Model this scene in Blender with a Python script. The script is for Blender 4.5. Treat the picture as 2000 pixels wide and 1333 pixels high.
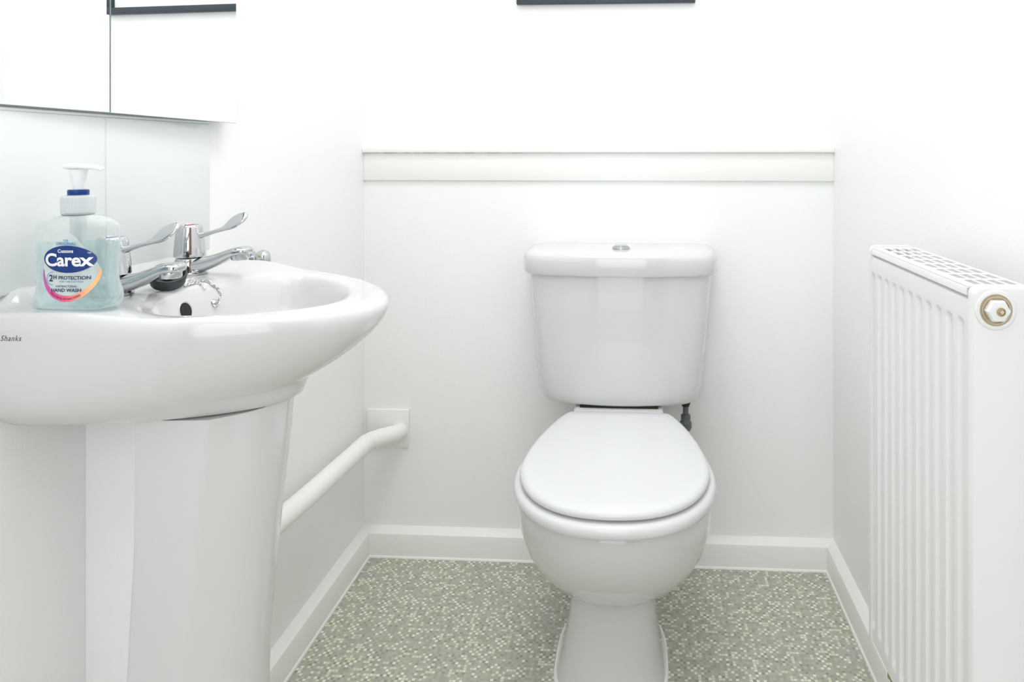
import bpy, bmesh, math, random
from mathutils import Vector, Matrix
PI = math.pi
S = bpy.context.scene
for o in list(bpy.data.objects): bpy.data.objects.remove(o)
C = bpy.context.collection

# ------------------------------------------------------------------ camera, world, lights, exposure
cd = bpy.data.cameras.new('camera')
cd.sensor_width = 36; cd.lens = 1340/2000*36
cd.shift_x = -176/2000; cd.shift_y = -366.5/2000
cd.clip_start = 0.02
cam = bpy.data.objects.new('camera', cd); C.objects.link(cam)
cam.location = (0, -1.72, 1.02); cam.rotation_euler = (PI/2, 0, math.atan(.0556))
S.camera = cam

w = bpy.data.worlds.new('world'); S.world = w; w.use_nodes = True
w.node_tree.nodes['Background'].inputs[0].default_value = (.93, .97, 1, 1)
w.node_tree.nodes['Background'].inputs[1].default_value = .6

def area(name, loc, rot, sx, sy, energy, col):
    l = bpy.data.lights.new(name, 'AREA'); l.shape = 'RECTANGLE'; l.size = sx; l.size_y = sy
    l.energy = energy; l.color = col
    o = bpy.data.objects.new(name, l); C.objects.link(o); o.location = loc; o.rotation_euler = rot
    return o
area('ceiling_lamp_light', (-.1, -.62, 2.33), (0, 0, 0), .34, .34, 2.9, (1, .99, .975))
area('doorway_fill', (-.08, -2.38, 1.15), (PI/2, 0, 0), .74, 1.7, 3.6, (.93, .97, 1))  # added soft fill, unseen behind the camera at the doorway
area('ceiling_bounce', (-.1, -1.35, 2.345), (0, 0, 0), .95, 1.7, 4.6, (.985, .995, 1))  # added unseen fill, imitates light bounced off the ceiling
S.view_settings.view_transform = 'Standard'; S.view_settings.look = 'None'
S.view_settings.gamma = 1; S.view_settings.use_curve_mapping = False
S.view_settings.exposure = 0.90
S.cycles.max_bounces = 14; S.cycles.diffuse_bounces = 8; S.cycles.glossy_bounces = 6
S.cycles.transmission_bounces = 12; S.cycles.transparent_max_bounces = 16

# ------------------------------------------------------------------ materials
def mat(name, col, rough=.5, metal=0, spec=.5, coat=0, trans=0, ior=1.45, bump=0, bscale=300, alpha=1):
    m = bpy.data.materials.new(name); m.use_nodes = True
    nt = m.node_tree; b = nt.nodes['Principled BSDF']
    b.inputs['Base Color'].default_value = (*col, 1); b.inputs['Roughness'].default_value = rough
    b.inputs['Metallic'].default_value = metal; b.inputs['IOR'].default_value = ior
    b.inputs['Specular IOR Level'].default_value = spec; b.inputs['Coat Weight'].default_value = coat
    b.inputs['Coat Roughness'].default_value = .03; b.inputs['Transmission Weight'].default_value = trans
    b.inputs['Alpha'].default_value = alpha
    if bump:
        tc = nt.nodes.new('ShaderNodeTexCoord'); n = nt.nodes.new('ShaderNodeTexNoise')
        n.inputs['Scale'].default_value = bscale; n.inputs['Detail'].default_value = 3
        bp = nt.nodes.new('ShaderNodeBump'); bp.inputs['Strength'].default_value = bump; bp.inputs['Distance'].default_value = .001
        nt.links.new(tc.outputs['Object'], n.inputs['Vector']); nt.links.new(n.outputs['Fac'], bp.inputs['Height'])
        nt.links.new(bp.outputs['Normal'], b.inputs['Normal'])
    return m
M = {}
def wall_material():
    m = mat('wall_paint', (.84, .845, .83), .42, spec=.35, bump=.25, bscale=260)
    nt = m.node_tree; b = nt.nodes['Principled BSDF']
    tc = nt.nodes.new('ShaderNodeTexCoord'); n = nt.nodes.new('ShaderNodeTexNoise'); r = nt.nodes.new('ShaderNodeValToRGB')
    n.inputs['Scale'].default_value = 3.5; n.inputs['Detail'].default_value = 4
    r.color_ramp.elements[0].position = .35; r.color_ramp.elements[0].color = (.876, .885, .881, 1)
    r.color_ramp.elements[1].position = .7; r.color_ramp.elements[1].color = (.892, .90, .900, 1)
    nt.links.new(tc.outputs['Object'], n.inputs['Vector']); nt.links.new(n.outputs['Fac'], r.inputs['Fac'])
    # a few tiny scuff specks in the paint
    v = nt.nodes.new('ShaderNodeTexVoronoi'); v.inputs['Scale'].default_value = 7
    lt = nt.nodes.new('ShaderNodeMath'); lt.operation = 'LESS_THAN'; lt.inputs[1].default_value = .012
    mx = nt.nodes.new('ShaderNodeMixRGB'); mx.inputs[2].default_value = (.5, .5, .46, 1)
    nt.links.new(tc.outputs['Object'], v.inputs['Vector']); nt.links.new(v.outputs['Distance'], lt.inputs[0])
    nt.links.new(lt.outputs[0], mx.inputs[0]); nt.links.new(r.outputs[0], mx.inputs[1])
    nt.links.new(mx.outputs[0], b.inputs['Base Color'])
    return m
M['wall'] = wall_material()
M['ceiling'] = mat('ceiling_paint', (.86, .86, .85), .8)
M['gloss'] = mat('gloss_paint', (.865, .87, .852), .28, spec=.5, bump=.3, bscale=90)
M['sealant'] = mat('sealant', (.88, .88, .86), .35)
M['ceramic'] = mat('vitreous_china', (.665, .668, .672), .09, spec=.5, coat=.5)
M['lid'] = mat('seat_plastic', (.71, .715, .735), .16, spec=.5)
M['rad'] = mat('radiator_enamel', (.77, .775, .775), .3)
M['chrome'] = mat('chrome', (.60, .61, .625), .045, metal=1)
M['steel'] = mat('dull_steel', (.55, .56, .58), .28, metal=1)
M['brass'] = mat('brass', (.5, .38, .2), .35, metal=1)
M['rubber'] = mat('dark_rubber', (.045, .05, .055), .5)
M['blackgap'] = mat('dark_recess', (.02, .018, .015), .8)
M['greyplastic'] = mat('grey_plastic', (.12, .13, .135), .4)
M['darknut'] = mat('dark_nut', (.02, .02, .015), .5)
M['tile'] = mat('glazed_tile', (.76, .785, .792), .12, spec=.5)
M['mirror'] = mat('mirror_silver', (.93, .955, .95), .0, metal=1)
M['glassedge'] = mat('glass_edge', (.40, .50, .48), .15)
M['frame'] = mat('frame_slate', (.032, .042, .055), .35)
M['mat_board'] = mat('mat_board', (.85, .85, .84), .7)
M['print'] = mat('print_paper', (.6, .62, .62), .5)
M['foam'] = mat('pipe_paint', (.87, .87, .85), .4, bump=.3, bscale=120)
M['wood'] = mat('door_wood', (.22, .10, .045), .4)
M['copper'] = mat('copper_pipe', (.45, .33, .2), .35, metal=.6)
M['pen'] = mat('pen_black', (.10, .10, .10), .5)
def emit(name, col, s):
    m = bpy.data.materials.new(name); m.use_nodes = True; nt = m.node_tree
    b = nt.nodes['Principled BSDF']; b.inputs['Base Color'].default_value = (*col, 1)
    b.inputs['Emission Color'].default_value = (*col, 1); b.inputs['Emission Strength'].default_value = s
    return m
M['lamp'] = emit('lamp_diffuser', (1, .98, .95), 2.5)

def floor_material():
    m = mat('mosaic_vinyl', (.5, .5, .45), .38, spec=.4)
    nt = m.node_tree; b = nt.nodes['Principled BSDF']; L = nt.links
    tc = nt.nodes.new('ShaderNodeTexCoord')
    def vm(op, a, v=None):
        n = nt.nodes.new('ShaderNodeVectorMath'); n.operation = op; L.new(a, n.inputs[0])
        if v is not None:
            if isinstance(v, tuple): n.inputs[1].default_value = v
            else: L.new(v, n.inputs[1])
        return n.outputs[0]
    cell = vm('MULTIPLY', tc.outputs['Object'], (1/.0066, 1/.0066, 0))
    fl = vm('FLOOR', cell)
    fr = vm('FRACTION', cell)
    wn = nt.nodes.new('ShaderNodeTexWhiteNoise'); wn.noise_dimensions = '3D'; L.new(fl, wn.inputs['Vector'])
    r = nt.nodes.new('ShaderNodeValToRGB'); r.color_ramp.interpolation = 'CONSTANT'
    cols = [(0, (.32, .315, .26)), (.10, (.40, .395, .33)), (.36, (.46, .455, .385)), (.60, (.51, .505, .425)),
            (.72, (.70, .69, .555)), (.92, (.82, .81, .70))]
    e = r.color_ramp.elements
    e[0].position = 0; e[0].color = (*cols[0][1], 1); e[1].position = cols[1][0]; e[1].color = (*cols[1][1], 1)
    for p, c in cols[2:]:
        x = e.new(p); x.color = (*c, 1)
    s1 = nt.nodes.new('ShaderNodeSeparateXYZ'); L.new(fl, s1.inputs[0])
    def mt_(op, a, b_=0.0):
        n = nt.nodes.new('ShaderNodeMath'); n.operation = op; L.new(a, n.inputs[0])
        if isinstance(b_, (int, float)): n.inputs[1].default_value = b_
        else: L.new(b_, n.inputs[1])
        return n.outputs[0]
    par = mt_('MULTIPLY', mt_('FRACT', mt_('MULTIPLY', mt_('ADD', s1.outputs[0], s1.outputs[1]), .5)), 2.0)   # 0 or 1, checkerwise
    L.new(mt_('ADD', mt_('MULTIPLY', wn.outputs['Value'], mt_('ADD', mt_('MULTIPLY', par, -.14), .92)), mt_('MULTIPLY', mt_('SUBTRACT', par, 1.0), -.18)), r.inputs['Fac'])
    # joints
    ab = vm('ABSOLUTE', vm('SUBTRACT', fr, (.5, .5, .5)))
    sp = nt.nodes.new('ShaderNodeSeparateXYZ'); L.new(ab, sp.inputs[0])
    mxm = nt.nodes.new('ShaderNodeMath'); mxm.operation = 'MAXIMUM'; L.new(sp.outputs[0], mxm.inputs[0]); L.new(sp.outputs[1], mxm.inputs[1])
    gt = nt.nodes.new('ShaderNodeMath'); gt.operation = 'GREATER_THAN'; gt.inputs[1].default_value = .43; L.new(mxm.outputs[0], gt.inputs[0])
    mx = nt.nodes.new('ShaderNodeMixRGB'); mx.inputs[2].default_value = (.45, .445, .375, 1)
    L.new(gt.outputs[0], mx.inputs[0]); L.new(r.outputs[0], mx.inputs[1])
    # bluish patches: bits of reflection painted into the floor colour
    n = nt.nodes.new('ShaderNodeTexNoise'); n.inputs['Scale'].default_value = 13; n.inputs['Detail'].default_value = 3
    L.new(tc.outputs['Object'], n.inputs['Vector'])
    rr = nt.nodes.new('ShaderNodeValToRGB'); rr.color_ramp.elements[0].position = .58; rr.color_ramp.elements[1].position = .75
    rr.color_ramp.elements[0].color = (0, 0, 0, 1); rr.color_ramp.elements[1].color = (.45, .45, .45, 1)
    L.new(n.outputs['Fac'], rr.inputs['Fac'])
    m2 = nt.nodes.new('ShaderNodeMixRGB'); m2.inputs[2].default_value = (.42, .44, .46, 1)
    L.new(rr.outputs[0], m2.inputs[0]); L.new(mx.outputs[0], m2.inputs[1]); L.new(m2.outputs[0], b.inputs['Base Color'])
    return m
M['floor'] = floor_material()

# see-through bottle plastic, thin shell
def shell(name, col, amount):
    m = bpy.data.materials.new(name); m.use_nodes = True; nt = m.node_tree; nt.nodes.clear()
    out = nt.nodes.new('ShaderNodeOutputMaterial'); mix = nt.nodes.new('ShaderNodeMixShader')
    tr = nt.nodes.new('ShaderNodeBsdfTransparent'); gl = nt.nodes.new('ShaderNodeBsdfPrincipled')
    tr.inputs[0].default_value = (*col, 1)
    gl.inputs['Base Color'].default_value = (.82, .86, .86, 1); gl.inputs['Roughness'].default_value = .06
    lw = nt.nodes.new('ShaderNodeLayerWeight'); lw.inputs[0].default_value = .35
    mp = nt.nodes.new('ShaderNodeMapRange'); mp.inputs[3].default_value = amount; mp.inputs[4].default_value = .85
    nt.links.new(lw.outputs['Facing'], mp.inputs[0]); nt.links.new(mp.outputs[0], mix.inputs[0])
    nt.links.new(tr.outputs[0], mix.inputs[1]); nt.links.new(gl.outputs[0], mix.inputs[2]); nt.links.new(mix.outputs[0], out.inputs[0])
    return m
M['shell'] = shell('clear_bottle', (.95, .97, .97), .07)
M['cap'] = shell('clear_cap', (.85, .88, .9), .38)
M['label_clear'] = shell('clear_label', (.88, .91, .92), .45)
def liquid():
    m = bpy.data.materials.new('hand_wash_liquid'); m.use_nodes = True; nt = m.node_tree; nt.nodes.clear()
    out = nt.nodes.new('ShaderNodeOutputMaterial'); mix = nt.nodes.new('ShaderNodeMixShader')
    tr = nt.nodes.new('ShaderNodeBsdfTransparent'); tr.inputs[0].default_value = (.85, .955, .965, 1)
    p = nt.nodes.new('ShaderNodeBsdfPrincipled'); p.inputs['Base Color'].default_value = (.86, .955, .965, 1)
    p.inputs['Transmission Weight'].default_value = 1; p.inputs['Roughness'].default_value = .03; p.inputs['IOR'].default_value = 1.34
    mix.inputs[0].default_value = .5
    nt.links.new(tr.outputs[0], mix.inputs[1]); nt.links.new(p.outputs[0], mix.inputs[2]); nt.links.new(mix.outputs[0], out.inputs[0])
    return m
M['liquid'] = liquid()
M['white_soft'] = mat('translucent_white_plastic', (.88, .91, .93), .25)
M['blue'] = mat('royal_blue', (.002, .035, .21), .3)
M['white_ink'] = mat('white_ink', (.9, .9, .9), .4)
M['navy_ink'] = mat('navy_ink', (.02, .03, .10), .4)
M['sky_ink'] = mat('sky_ink', (.06, .27, .52), .4)
M['wine_ink'] = mat('wine_ink', (.30, .01, .06), .4)
def ring_material():
    m = mat('rainbow_print', (.8, .3, .3), .35); nt = m.node_tree; b = nt.nodes['Principled BSDF']
    tc = nt.nodes.new('ShaderNodeTexCoord'); sp = nt.nodes.new('ShaderNodeSeparateXYZ')
    mp = nt.nodes.new('ShaderNodeMapRange'); mp.inputs[1].default_value = -.031; mp.inputs[2].default_value = .031
    r = nt.nodes.new('ShaderNodeValToRGB'); e = r.color_ramp.elements
    e[0].color = (.22, .14, .42, 1); e[1].color = (.95, .50, .22, 1)
    x = e.new(.38); x.color = (.70, .10, .36, 1); x = e.new(.6); x.color = (.80, .12, .25, 1)
    nt.links.new(tc.outputs['Object'], sp.inputs[0]); nt.links.new(sp.outputs[0], mp.inputs[0])
    nt.links.new(mp.outputs[0], r.inputs[0]); nt.links.new(r.outputs[0], b.inputs['Base Color'])
    return m
M['ring'] = ring_material()

# ------------------------------------------------------------------ mesh helpers
def link_mesh(name, verts, faces, m, parent=None, smooth=True, angle=40, loc=None):
    me = bpy.data.meshes.new(name); me.from_pydata([tuple(v) for v in verts], [], faces); me.update()
    return finish(name, me, m, parent, smooth, angle, loc)
def finish(name, me, m, parent=None, smooth=True, angle=40, loc=None, recalc=True):
    if recalc:
        bm = bmesh.new(); bm.from_mesh(me); bmesh.ops.recalc_face_normals(bm, faces=bm.faces); bm.to_mesh(me); bm.free()
    me.materials.append(m)
    if smooth:
        me.shade_smooth(); me.set_sharp_from_angle(angle=math.radians(angle))
    o = bpy.data.objects.new(name, me); C.objects.link(o)
    if parent: o.parent = parent
    if loc: o.location = loc
    return o
def thing(name, label, cat, loc=(0, 0, 0), rotz=0, group=None):
    o = bpy.data.objects.new(name, None); C.objects.link(o); o.location = loc; o.rotation_euler = (0, 0, rotz)
    o.empty_display_size = .05
    return tag(o, label, cat, group)
def tag(o, label, cat, group=None):
    o['label'] = label; o['category'] = cat
    if group: o['group'] = group
    return o
def struct(o): o['kind'] = 'structure'; return o
def box(name, x0, x1, y0, y1, z0, z1, m, parent=None, bevel=0, seg=2):
    bm = bmesh.new(); bmesh.ops.create_cube(bm, size=1)
    for v in bm.verts: v.co = ((x0+x1)/2+v.co.x*(x1-x0), (y0+y1)/2+v.co.y*(y1-y0), (z0+z1)/2+v.co.z*(z1-z0))
    if bevel: bmesh.ops.bevel(bm, geom=bm.edges[:], offset=bevel, segments=seg, affect='EDGES', profile=.5)
    me = bpy.data.meshes.new(name); bm.to_mesh(me); bm.free()
    return finish(name, me, m, parent, angle=50)
def loft(rings, cap0=True, cap1=True, closed=True):
    V = []; Fc = []; n = len(rings[0])
    for r in rings: V += r
    for k in range(len(rings)-1):
        for i in range(n if closed else n-1):
            j = (i+1) % n; Fc.append((k*n+i, k*n+j, (k+1)*n+j, (k+1)*n+i))
    if cap0: Fc.append(tuple(range(n))[::-1])
    if cap1: Fc.append(tuple((len(rings)-1)*n+i for i in range(n)))
    return V, Fc
def lathe(prof, n=40, axis='z', centre=(0, 0, 0), cap0=True, cap1=True):
    rings = []
    for r, h in prof:
        ring = []
        for i in range(n):
            a = 2*PI*i/n; c, s = math.cos(a)*r, math.sin(a)*r
            p = {'z': (c, s, h), 'y': (c, h, s), 'x': (h, c, s)}[axis]
            ring.append((p[0]+centre[0], p[1]+centre[1], p[2]+centre[2]))
        rings.append(ring)
    return loft(rings, cap0, cap1)
def tube_path(pts, r, n=20, smooth_steps=0, radii=None):
    P = [Vector(p) for p in pts]; rings = []
    up = Vector((0, 0, 1)); prev = None
    for k, p in enumerate(P):
        t = (P[min(k+1, len(P)-1)]-P[max(k-1, 0)]).normalized()
        if prev is None:
            a = up if abs(t.dot(up)) < .95 else Vector((1, 0, 0)); s = t.cross(a).normalized()
        else: s = (prev-t*prev.dot(t)).normalized()
        prev = s; u = s.cross(t); rr = radii[k] if radii else r
        rings.append([tuple(p+(s*math.cos(2*PI*i/n)+u*math.sin(2*PI*i/n))*rr) for i in range(n)])
    return loft(rings)
def catmull(pts, steps=8):
    P = [Vector(p) for p in pts]; out = []
    for k in range(len(P)-1):
        p0 = P[max(k-1, 0)]; p1 = P[k]; p2 = P[k+1]; p3 = P[min(k+2, len(P)-1)]
        for i in range(steps):
            t = i/steps
            out.append(.5*((2*p1)+(p2-p0)*t+(2*p0-5*p1+4*p2-p3)*t*t+(3*p1-p0-3*p2+p3)*t**3))
    out.append(P[-1]); return out
def interp(tab, z):
    if z <= tab[0][0]: return tab[0][1:]
    for a, b in zip(tab, tab[1:]):
        if z <= b[0]:
            t = (z-a[0])/(b[0]-a[0]); return tuple(p+(q-p)*t for p, q in zip(a[1:], b[1:]))
    return tab[-1][1:]
def sstep(t): t = min(max(t, 0), 1); return t*t*(3-2*t)

# ------------------------------------------------------------------ the room
XL, XR, YF, ZC = -.705, .475, -2.42, 2.36
struct(box('floor', XL-.1, XR+.1, YF-.1, .1, -.05, 0, M['floor']))
struct(box('ceiling', XL-.1, XR+.1, YF-.1, .25, ZC, ZC+.05, M['ceiling']))
struct(box('wall_left', XL-.1, XL, YF-.1, .2, 0, ZC, M['wall']))
struct(box('wall_right', XR, XR+.1, YF-.1, .2, 0, ZC, M['wall']))
# back wall: lower part proud, upper part set a little back behind the ledge
struct(box('wall_back', XL, XR, 0, .1, 0, 1.022, M['wall']))
struct(box('wall_back_upper', XL, XR, .008, .1, 1.022, ZC, M['wall']))
bpy.data.objects['wall_back_upper'].name = 'wall_back_top'
# wall behind the camera with a doorway
struct(box('wall_front', XL, -.50, YF-.1, YF, 0, ZC, M['wall']))
o = struct(box('wall_front', .32, XR, YF-.1, YF, 0, ZC, M['wall']))
o = struct(box('wall_front', -.50, .32, YF-.1, YF, 2.03, ZC, M['wall']))
tr = struct(box('trim_1', -.56, -.47, YF-.1, YF+.015, 0, 2.0, M['wood'], bevel=.003))
for a in ((.29, .36, 0, 2.0), (-.56, .36, 2.0, 2.07)):
    box('door_casing', a[0], a[1], YF-.1, YF+.015, a[2], a[3], M['wood'], tr, bevel=.003)

d = struct(box('door_1', .425, .462, -2.40, -1.80, .005, 1.98, M['wood'], bevel=.003))  # out-of-view door leaf, added so the chrome has something dark to reflect
V, F_ = lathe([(.012, .425), (.012, .400), (.024, .396), (.026, .382), (.018, .374), (.001, .372)], 24, 'x', (0, -1.87, 1.0)); link_mesh('door_handle', V, F_, M['brass'], d)
# boxed-in pipe chase behind the pedestal
struct(box('trim_2', XL, -.612, -.885, -.80, 0, .700, M['wall'], bevel=.001))

# skirting
def skirting(name, p0, p1, nrm):
    # profile: (out, z)
    prof = [(0, .0), (.021, .0), (.021, .050), (.019, .058), (.011, .064), (.006, .069), (0, .0705)]
    p0 = Vector(p0); p1 = Vector(p1); nrm = Vector(nrm)
    rings = [[tuple(p+nrm*o_+Vector((0, 0, z))) for o_, z in prof] for p in (p0, p1)]
    V, F_ = loft(rings)
    o = struct(link_mesh(name, V, F_, M['gloss'], angle=35))
    pr = [(.0205, .0), (.0245, .0), (.0235, .003), (.0205, .0048)]
    rings = [[tuple(p+nrm*o_+Vector((0, 0, z))) for o_, z in pr] for p in (p0, p1)]
    V, F_ = loft(rings)
    link_mesh('sealant_bead', V, F_, M['sealant'], o)
skirting('baseboard_back', (XL+.0, 0, 0), (XR-.0, 0, 0), (0, -1, 0))
skirting('baseboard_left', (XL, -.795, 0), (XL, -.0, 0), (1, 0, 0))
skirting('baseboard_left', (XL, YF, 0), (XL, -.89, 0), (1, 0, 0))
skirting('baseboard_right', (XR, YF, 0), (XR, -.0, 0), (-1, 0, 0))

# ledge on the back wall: shelf board over a fascia board
t = struct(box('trim_3', XL, XR, -.016, .0085, 1.0220, 1.0355, M['gloss'], bevel=.002))
box('fascia_board', XL, XR, -.007, .0, .9515, 1.0222, M['gloss'], t, bevel=.0012)
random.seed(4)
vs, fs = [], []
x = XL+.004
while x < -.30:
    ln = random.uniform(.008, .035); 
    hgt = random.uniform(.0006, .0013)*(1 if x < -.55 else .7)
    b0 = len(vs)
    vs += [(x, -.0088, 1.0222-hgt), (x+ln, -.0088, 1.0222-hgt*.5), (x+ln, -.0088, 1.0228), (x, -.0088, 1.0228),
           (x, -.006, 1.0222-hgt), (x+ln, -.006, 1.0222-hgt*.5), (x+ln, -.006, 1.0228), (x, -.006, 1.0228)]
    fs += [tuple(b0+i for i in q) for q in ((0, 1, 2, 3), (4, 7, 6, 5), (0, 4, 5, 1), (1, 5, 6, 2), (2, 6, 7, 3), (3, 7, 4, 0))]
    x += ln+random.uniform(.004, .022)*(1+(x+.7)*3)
link_mesh('gap_shade_dirt', vs, fs, mat('dirt_and_gap_shade', (.22, .21, .18), .8), t, smooth=False)  # dark dashes: dirty line plus the thin gap shadow, put in as colour

# ceiling lamp
t = thing('ceiling_lamp', 'round flush white ceiling lamp above the room', 'lamp', (-.1, -.62, ZC))
V, F_ = lathe([(.15, 0), (.15, -.012), (.145, -.014)], 48); link_mesh('base', V, F_, M['gloss'], t)
V, F_ = lathe([(.14, -.012), (.135, -.022), (.11, -.026), (.05, -.028)], 48); link_mesh('diffuser', V, F_, M['lamp'], t)

# ------------------------------------------------------------------ tiled splashback on the left wall
t = thing('tile_splashback', 'splashback of glossy white square tiles above the basin', 'splashback', (XL, -.866, .86))
for k in range(3):
    y1 = -.6403-k*.2187
    o = box('tile', 0, .0055, y1-.2165+.866, y1+.866, .004, .2078, M['tile'], t, bevel=.0012)
box('grout', 0, .0040, -1.2961+.866, -.6405+.866, .003, .2073, M['sealant'], t)
box('sealant_bead', 0, .0045, -1.2961+.866, -.6400+.866, .2078, .2118, M['sealant'], t, bevel=.0008)

# mirror tiles
def mirror(y0, y1, label, zb0, zb1, k):
    # a slightly tilted plane: its far edge stands a little off the wall
    def X(y): return -.7015+(y+1.16)*k
    me_v = []; z1 = 1.385
    pts = [(X(y0), y0, zb0), (X(y1), y1, zb1), (X(y1), y1, z1), (X(y0), y0, z1)]
    back = [(p[0]-.0022, p[1], p[2]) for p in pts]
    t = thing('mirror_tile', label, 'mirror', (pts[0][0], (y0+y1)/2, zb0))
    l = Vector(t.location)
    P = [tuple(Vector(p)-l) for p in pts]; B = [tuple(Vector(p)-l) for p in back]
    link_mesh('silvered_face', [*P, *[(b[0]+.0016, b[1], b[2]) for b in B]], [(0, 1, 2, 3), (4, 7, 6, 5), (0, 4, 5, 1), (1, 5, 6, 2), (2, 6, 7, 3), (3, 7, 4, 0)], M['mirror'], t, smooth=False)
    B = [(b[0], b[1]+(-.0005 if i in (0, 3) else .0008), b[2]-(.0006 if i < 2 else 0)) for i, b in enumerate(B)]
    link_mesh('glass_edge', [*[(b[0]+.0015, b[1], b[2]) for b in B], *B], [(0, 1, 2, 3), (4, 7, 6, 5), (0, 4, 5, 1), (1, 5, 6, 2), (2, 6, 7, 3), (3, 7, 4, 0)], M['glassedge'], t, smooth=False)
mirror(-.862, -0.602, 'square mirror tile nearest the corner, reflecting a dark picture frame', 1.0735, 1.0712, .041)
mirror(-1.16, -.8645, 'left mirror tile of the two, all white reflection, above the soap bottle', 1.0745, 1.0737, .041)

# ------------------------------------------------------------------ picture frame on the back wall
t = thing('picture_frame', 'dark slate picture frame hung high on the back wall', 'picture frame', (-.0875, .008, 1.3965))
bw, w2, hh, dp = .018, .224, .30, .014
for nm, a in (('frame_rail', (-w2, w2, 0, bw)), ('frame_rail', (-w2, w2, hh-bw, hh)), ('frame_stile', (-w2, -w2+bw, bw, hh-bw)), ('frame_stile', (w2-bw, w2, bw, hh-bw))):
    box(nm, a[0], a[1], -dp, 0, a[2], a[3], M['frame'], t, bevel=.0008)
box('mount_board', -w2+bw, w2-bw, -.006, -.001, bw, hh-bw, M['mat_board'], t)
box('print', -.13, .13, -.0068, -.005, .075, .24, M['print'], t)

# ------------------------------------------------------------------ toilet
TX = -.0475
toilet = thing('toilet', 'white close-coupled toilet with closed round-fronted lid on mosaic floor', 'toilet', (TX, 0, 0))
def cistern_ring(hw, yf, yb, z, bow=.03, rc=.035, n=64, dx=0):
    """plan: straight back, bowed front with round corners"""
    pts = []
    N = 40
    for i in range(N+1):                       # front, left to right
        u = -1+2*i/N
        e = abs(u)**9
        y = yf+bow*u*u*.8
        x = u*hw
        pts.append((x, y))
    # round the corners by superellipse blending
    out = []
    for x, y in pts:
        q = abs(x)/hw
        if q > 1-rc/hw:
            s = (q-(1-rc/hw))/(rc/hw)
            y += rc*(1-math.sqrt(max(0, 1-s*s)))
        out.append((x, y))
    ends = [(hw, out[-1][1]+(yb-out[-1][1])*k/8) for k in range(1, 9)]
    back = [(hw-2*hw*k/20, yb) for k in range(1, 20)]
    ends2 = [(-hw, yb+(out[0][1]-yb)*k/8) for k in range(0, 8)]
    return [(p[0]+dx, p[1], z) for p in out+ends+back+ends2]
# tank
T = []
for z, hw, yf in [(.4435, .135, -.135), (.4438, .165, -.160), (.4485, .178, -.1665), (.456, .1845, -.170), (.468, .1885, -.172), (.49, .1915, -.174),
                  (.56, .198, -.177), (.65, .2055, -.180), (.72, .2105, -.182), (.744, .212, -.182)]:
    T.append(cistern_ring(hw, yf, -.012, z, .03, .04))
V, F_ = loft(T); link_mesh('cistern', V, F_, M['ceramic'], toilet, angle=50)
# fill the cistern onto the wall, lid
T = []
for z, hw, yf in [(.7435, .214, -.184), (.7445, .2225, -.191), (.748, .2245, -.193), (.776, .2245, -.193), (.786, .223, -.1915), (.791, .219, -.188), (.7935, .21, -.18), (.7945, .18, -.15)]:
    T.append(cistern_ring(hw, yf, -.0005, z, .03, .045))
V, F_ = loft(T); link_mesh('cistern_lid', V, F_, M['ceramic'], toilet, angle=50)
fb = None
V, F_ = lathe([(.020, .7940), (.021, .7955), (.0205, .7985), (.0175, .8005), (.0165, .7995), (.001, .7995)], 40, centre=(.002, -.095, 0))
fb = link_mesh('flush_button', V, F_, M['steel'], toilet)
V, F_ = lathe([(.0155, .799), (.0155, .8025), (.014, .8035), (.001, .804)], 40, centre=(.002, -.095, 0))
link_mesh('push_pad', V, F_, M['chrome'], fb)

def egg(hw, yf, yb, ym, z, nf=2.1, nb=2.6, bw=None, n=72, dx=0):
    pts = []
    for i in range(n):
        a = 2*PI*i/n; c, s = math.cos(a), math.sin(a)
        if s < 0: e = nf; ry = ym-yf
        else: e = nb; ry = yb-ym
        x = hw*math.copysign(abs(c)**(2/e), c); y = ym+ry*math.copysign(abs(s)**(2/e), s)
        pts.append((x+dx, y, z))
    return pts
T = []
pan = [(0, .103, -.452, -.205, -.34, 3.2, 3.5), (.004, .1035, -.4525, -.203, -.34, 3.2, 3.5), (.018, .098, -.447, -.205, -.34, 3.1, 3.2), (.05, .090, -.438, -.205, -.34, 3, 3), (.10, .0825, -.430, -.20, -.33, 2.9, 3),
       (.14, .0800, -.428, -.18, -.33, 2.8, 3), (.162, .081, -.430, -.16, -.33, 2.7, 3), (.172, .086, -.436, -.15, -.34, 2.5, 2.8), (.190, .104, -.462, -.13, -.36, 2.3, 2.6), (.215, .128, -.498, -.11, -.38, 2.2, 2.5),
       (.25, .150, -.538, -.09, -.40, 2.15, 2.5), (.29, .1665, -.570, -.08, -.42, 2.1, 2.4), (.33, .1755, -.592, -.075, -.43, 2.1, 2.4), (.37, .1785, -.603, -.07, -.435, 2.1, 2.4), (.392, .1780, -.605, -.07, -.44, 2.1, 2.3),
       (.401, .1750, -.602, -.07, -.44, 2.1, 2.3), (.405, .166, -.592, -.08, -.44, 2.1, 2.3)]
def pdx(z): return -.010*(1-sstep(z/.30))
V, F_ = loft([egg(p[1]*(1.055 if p[0] < .18 else 1), p[2], p[3], p[4], p[0]-(.009 if p[0] > .35 else 0), p[5], p[6], dx=pdx(p[0])) for p in pan]); panob = link_mesh('pan', V, F_, M['ceramic'], toilet, angle=60)
box('pan_shelf', -.104, .100, -.232, -.02, .33, .4400, M['ceramic'], toilet, bevel=.006, seg=3)
V, F_ = loft([egg(h*1.055, a, b_, -.34, z, 3.2, 3.5, dx=-.010) for z, h, a, b_ in ((0, .1075, -.4565, -.199), (.0035, .1065, -.4555, -.2), (.006, .103, -.452, -.203))])
link_mesh('sealant_bead', V, F_, M['sealant'], toilet)
box('cistern_gasket', -.09, .088, -.16, -.05, .4395, .4445, M['blackgap'], toilet)

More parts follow.
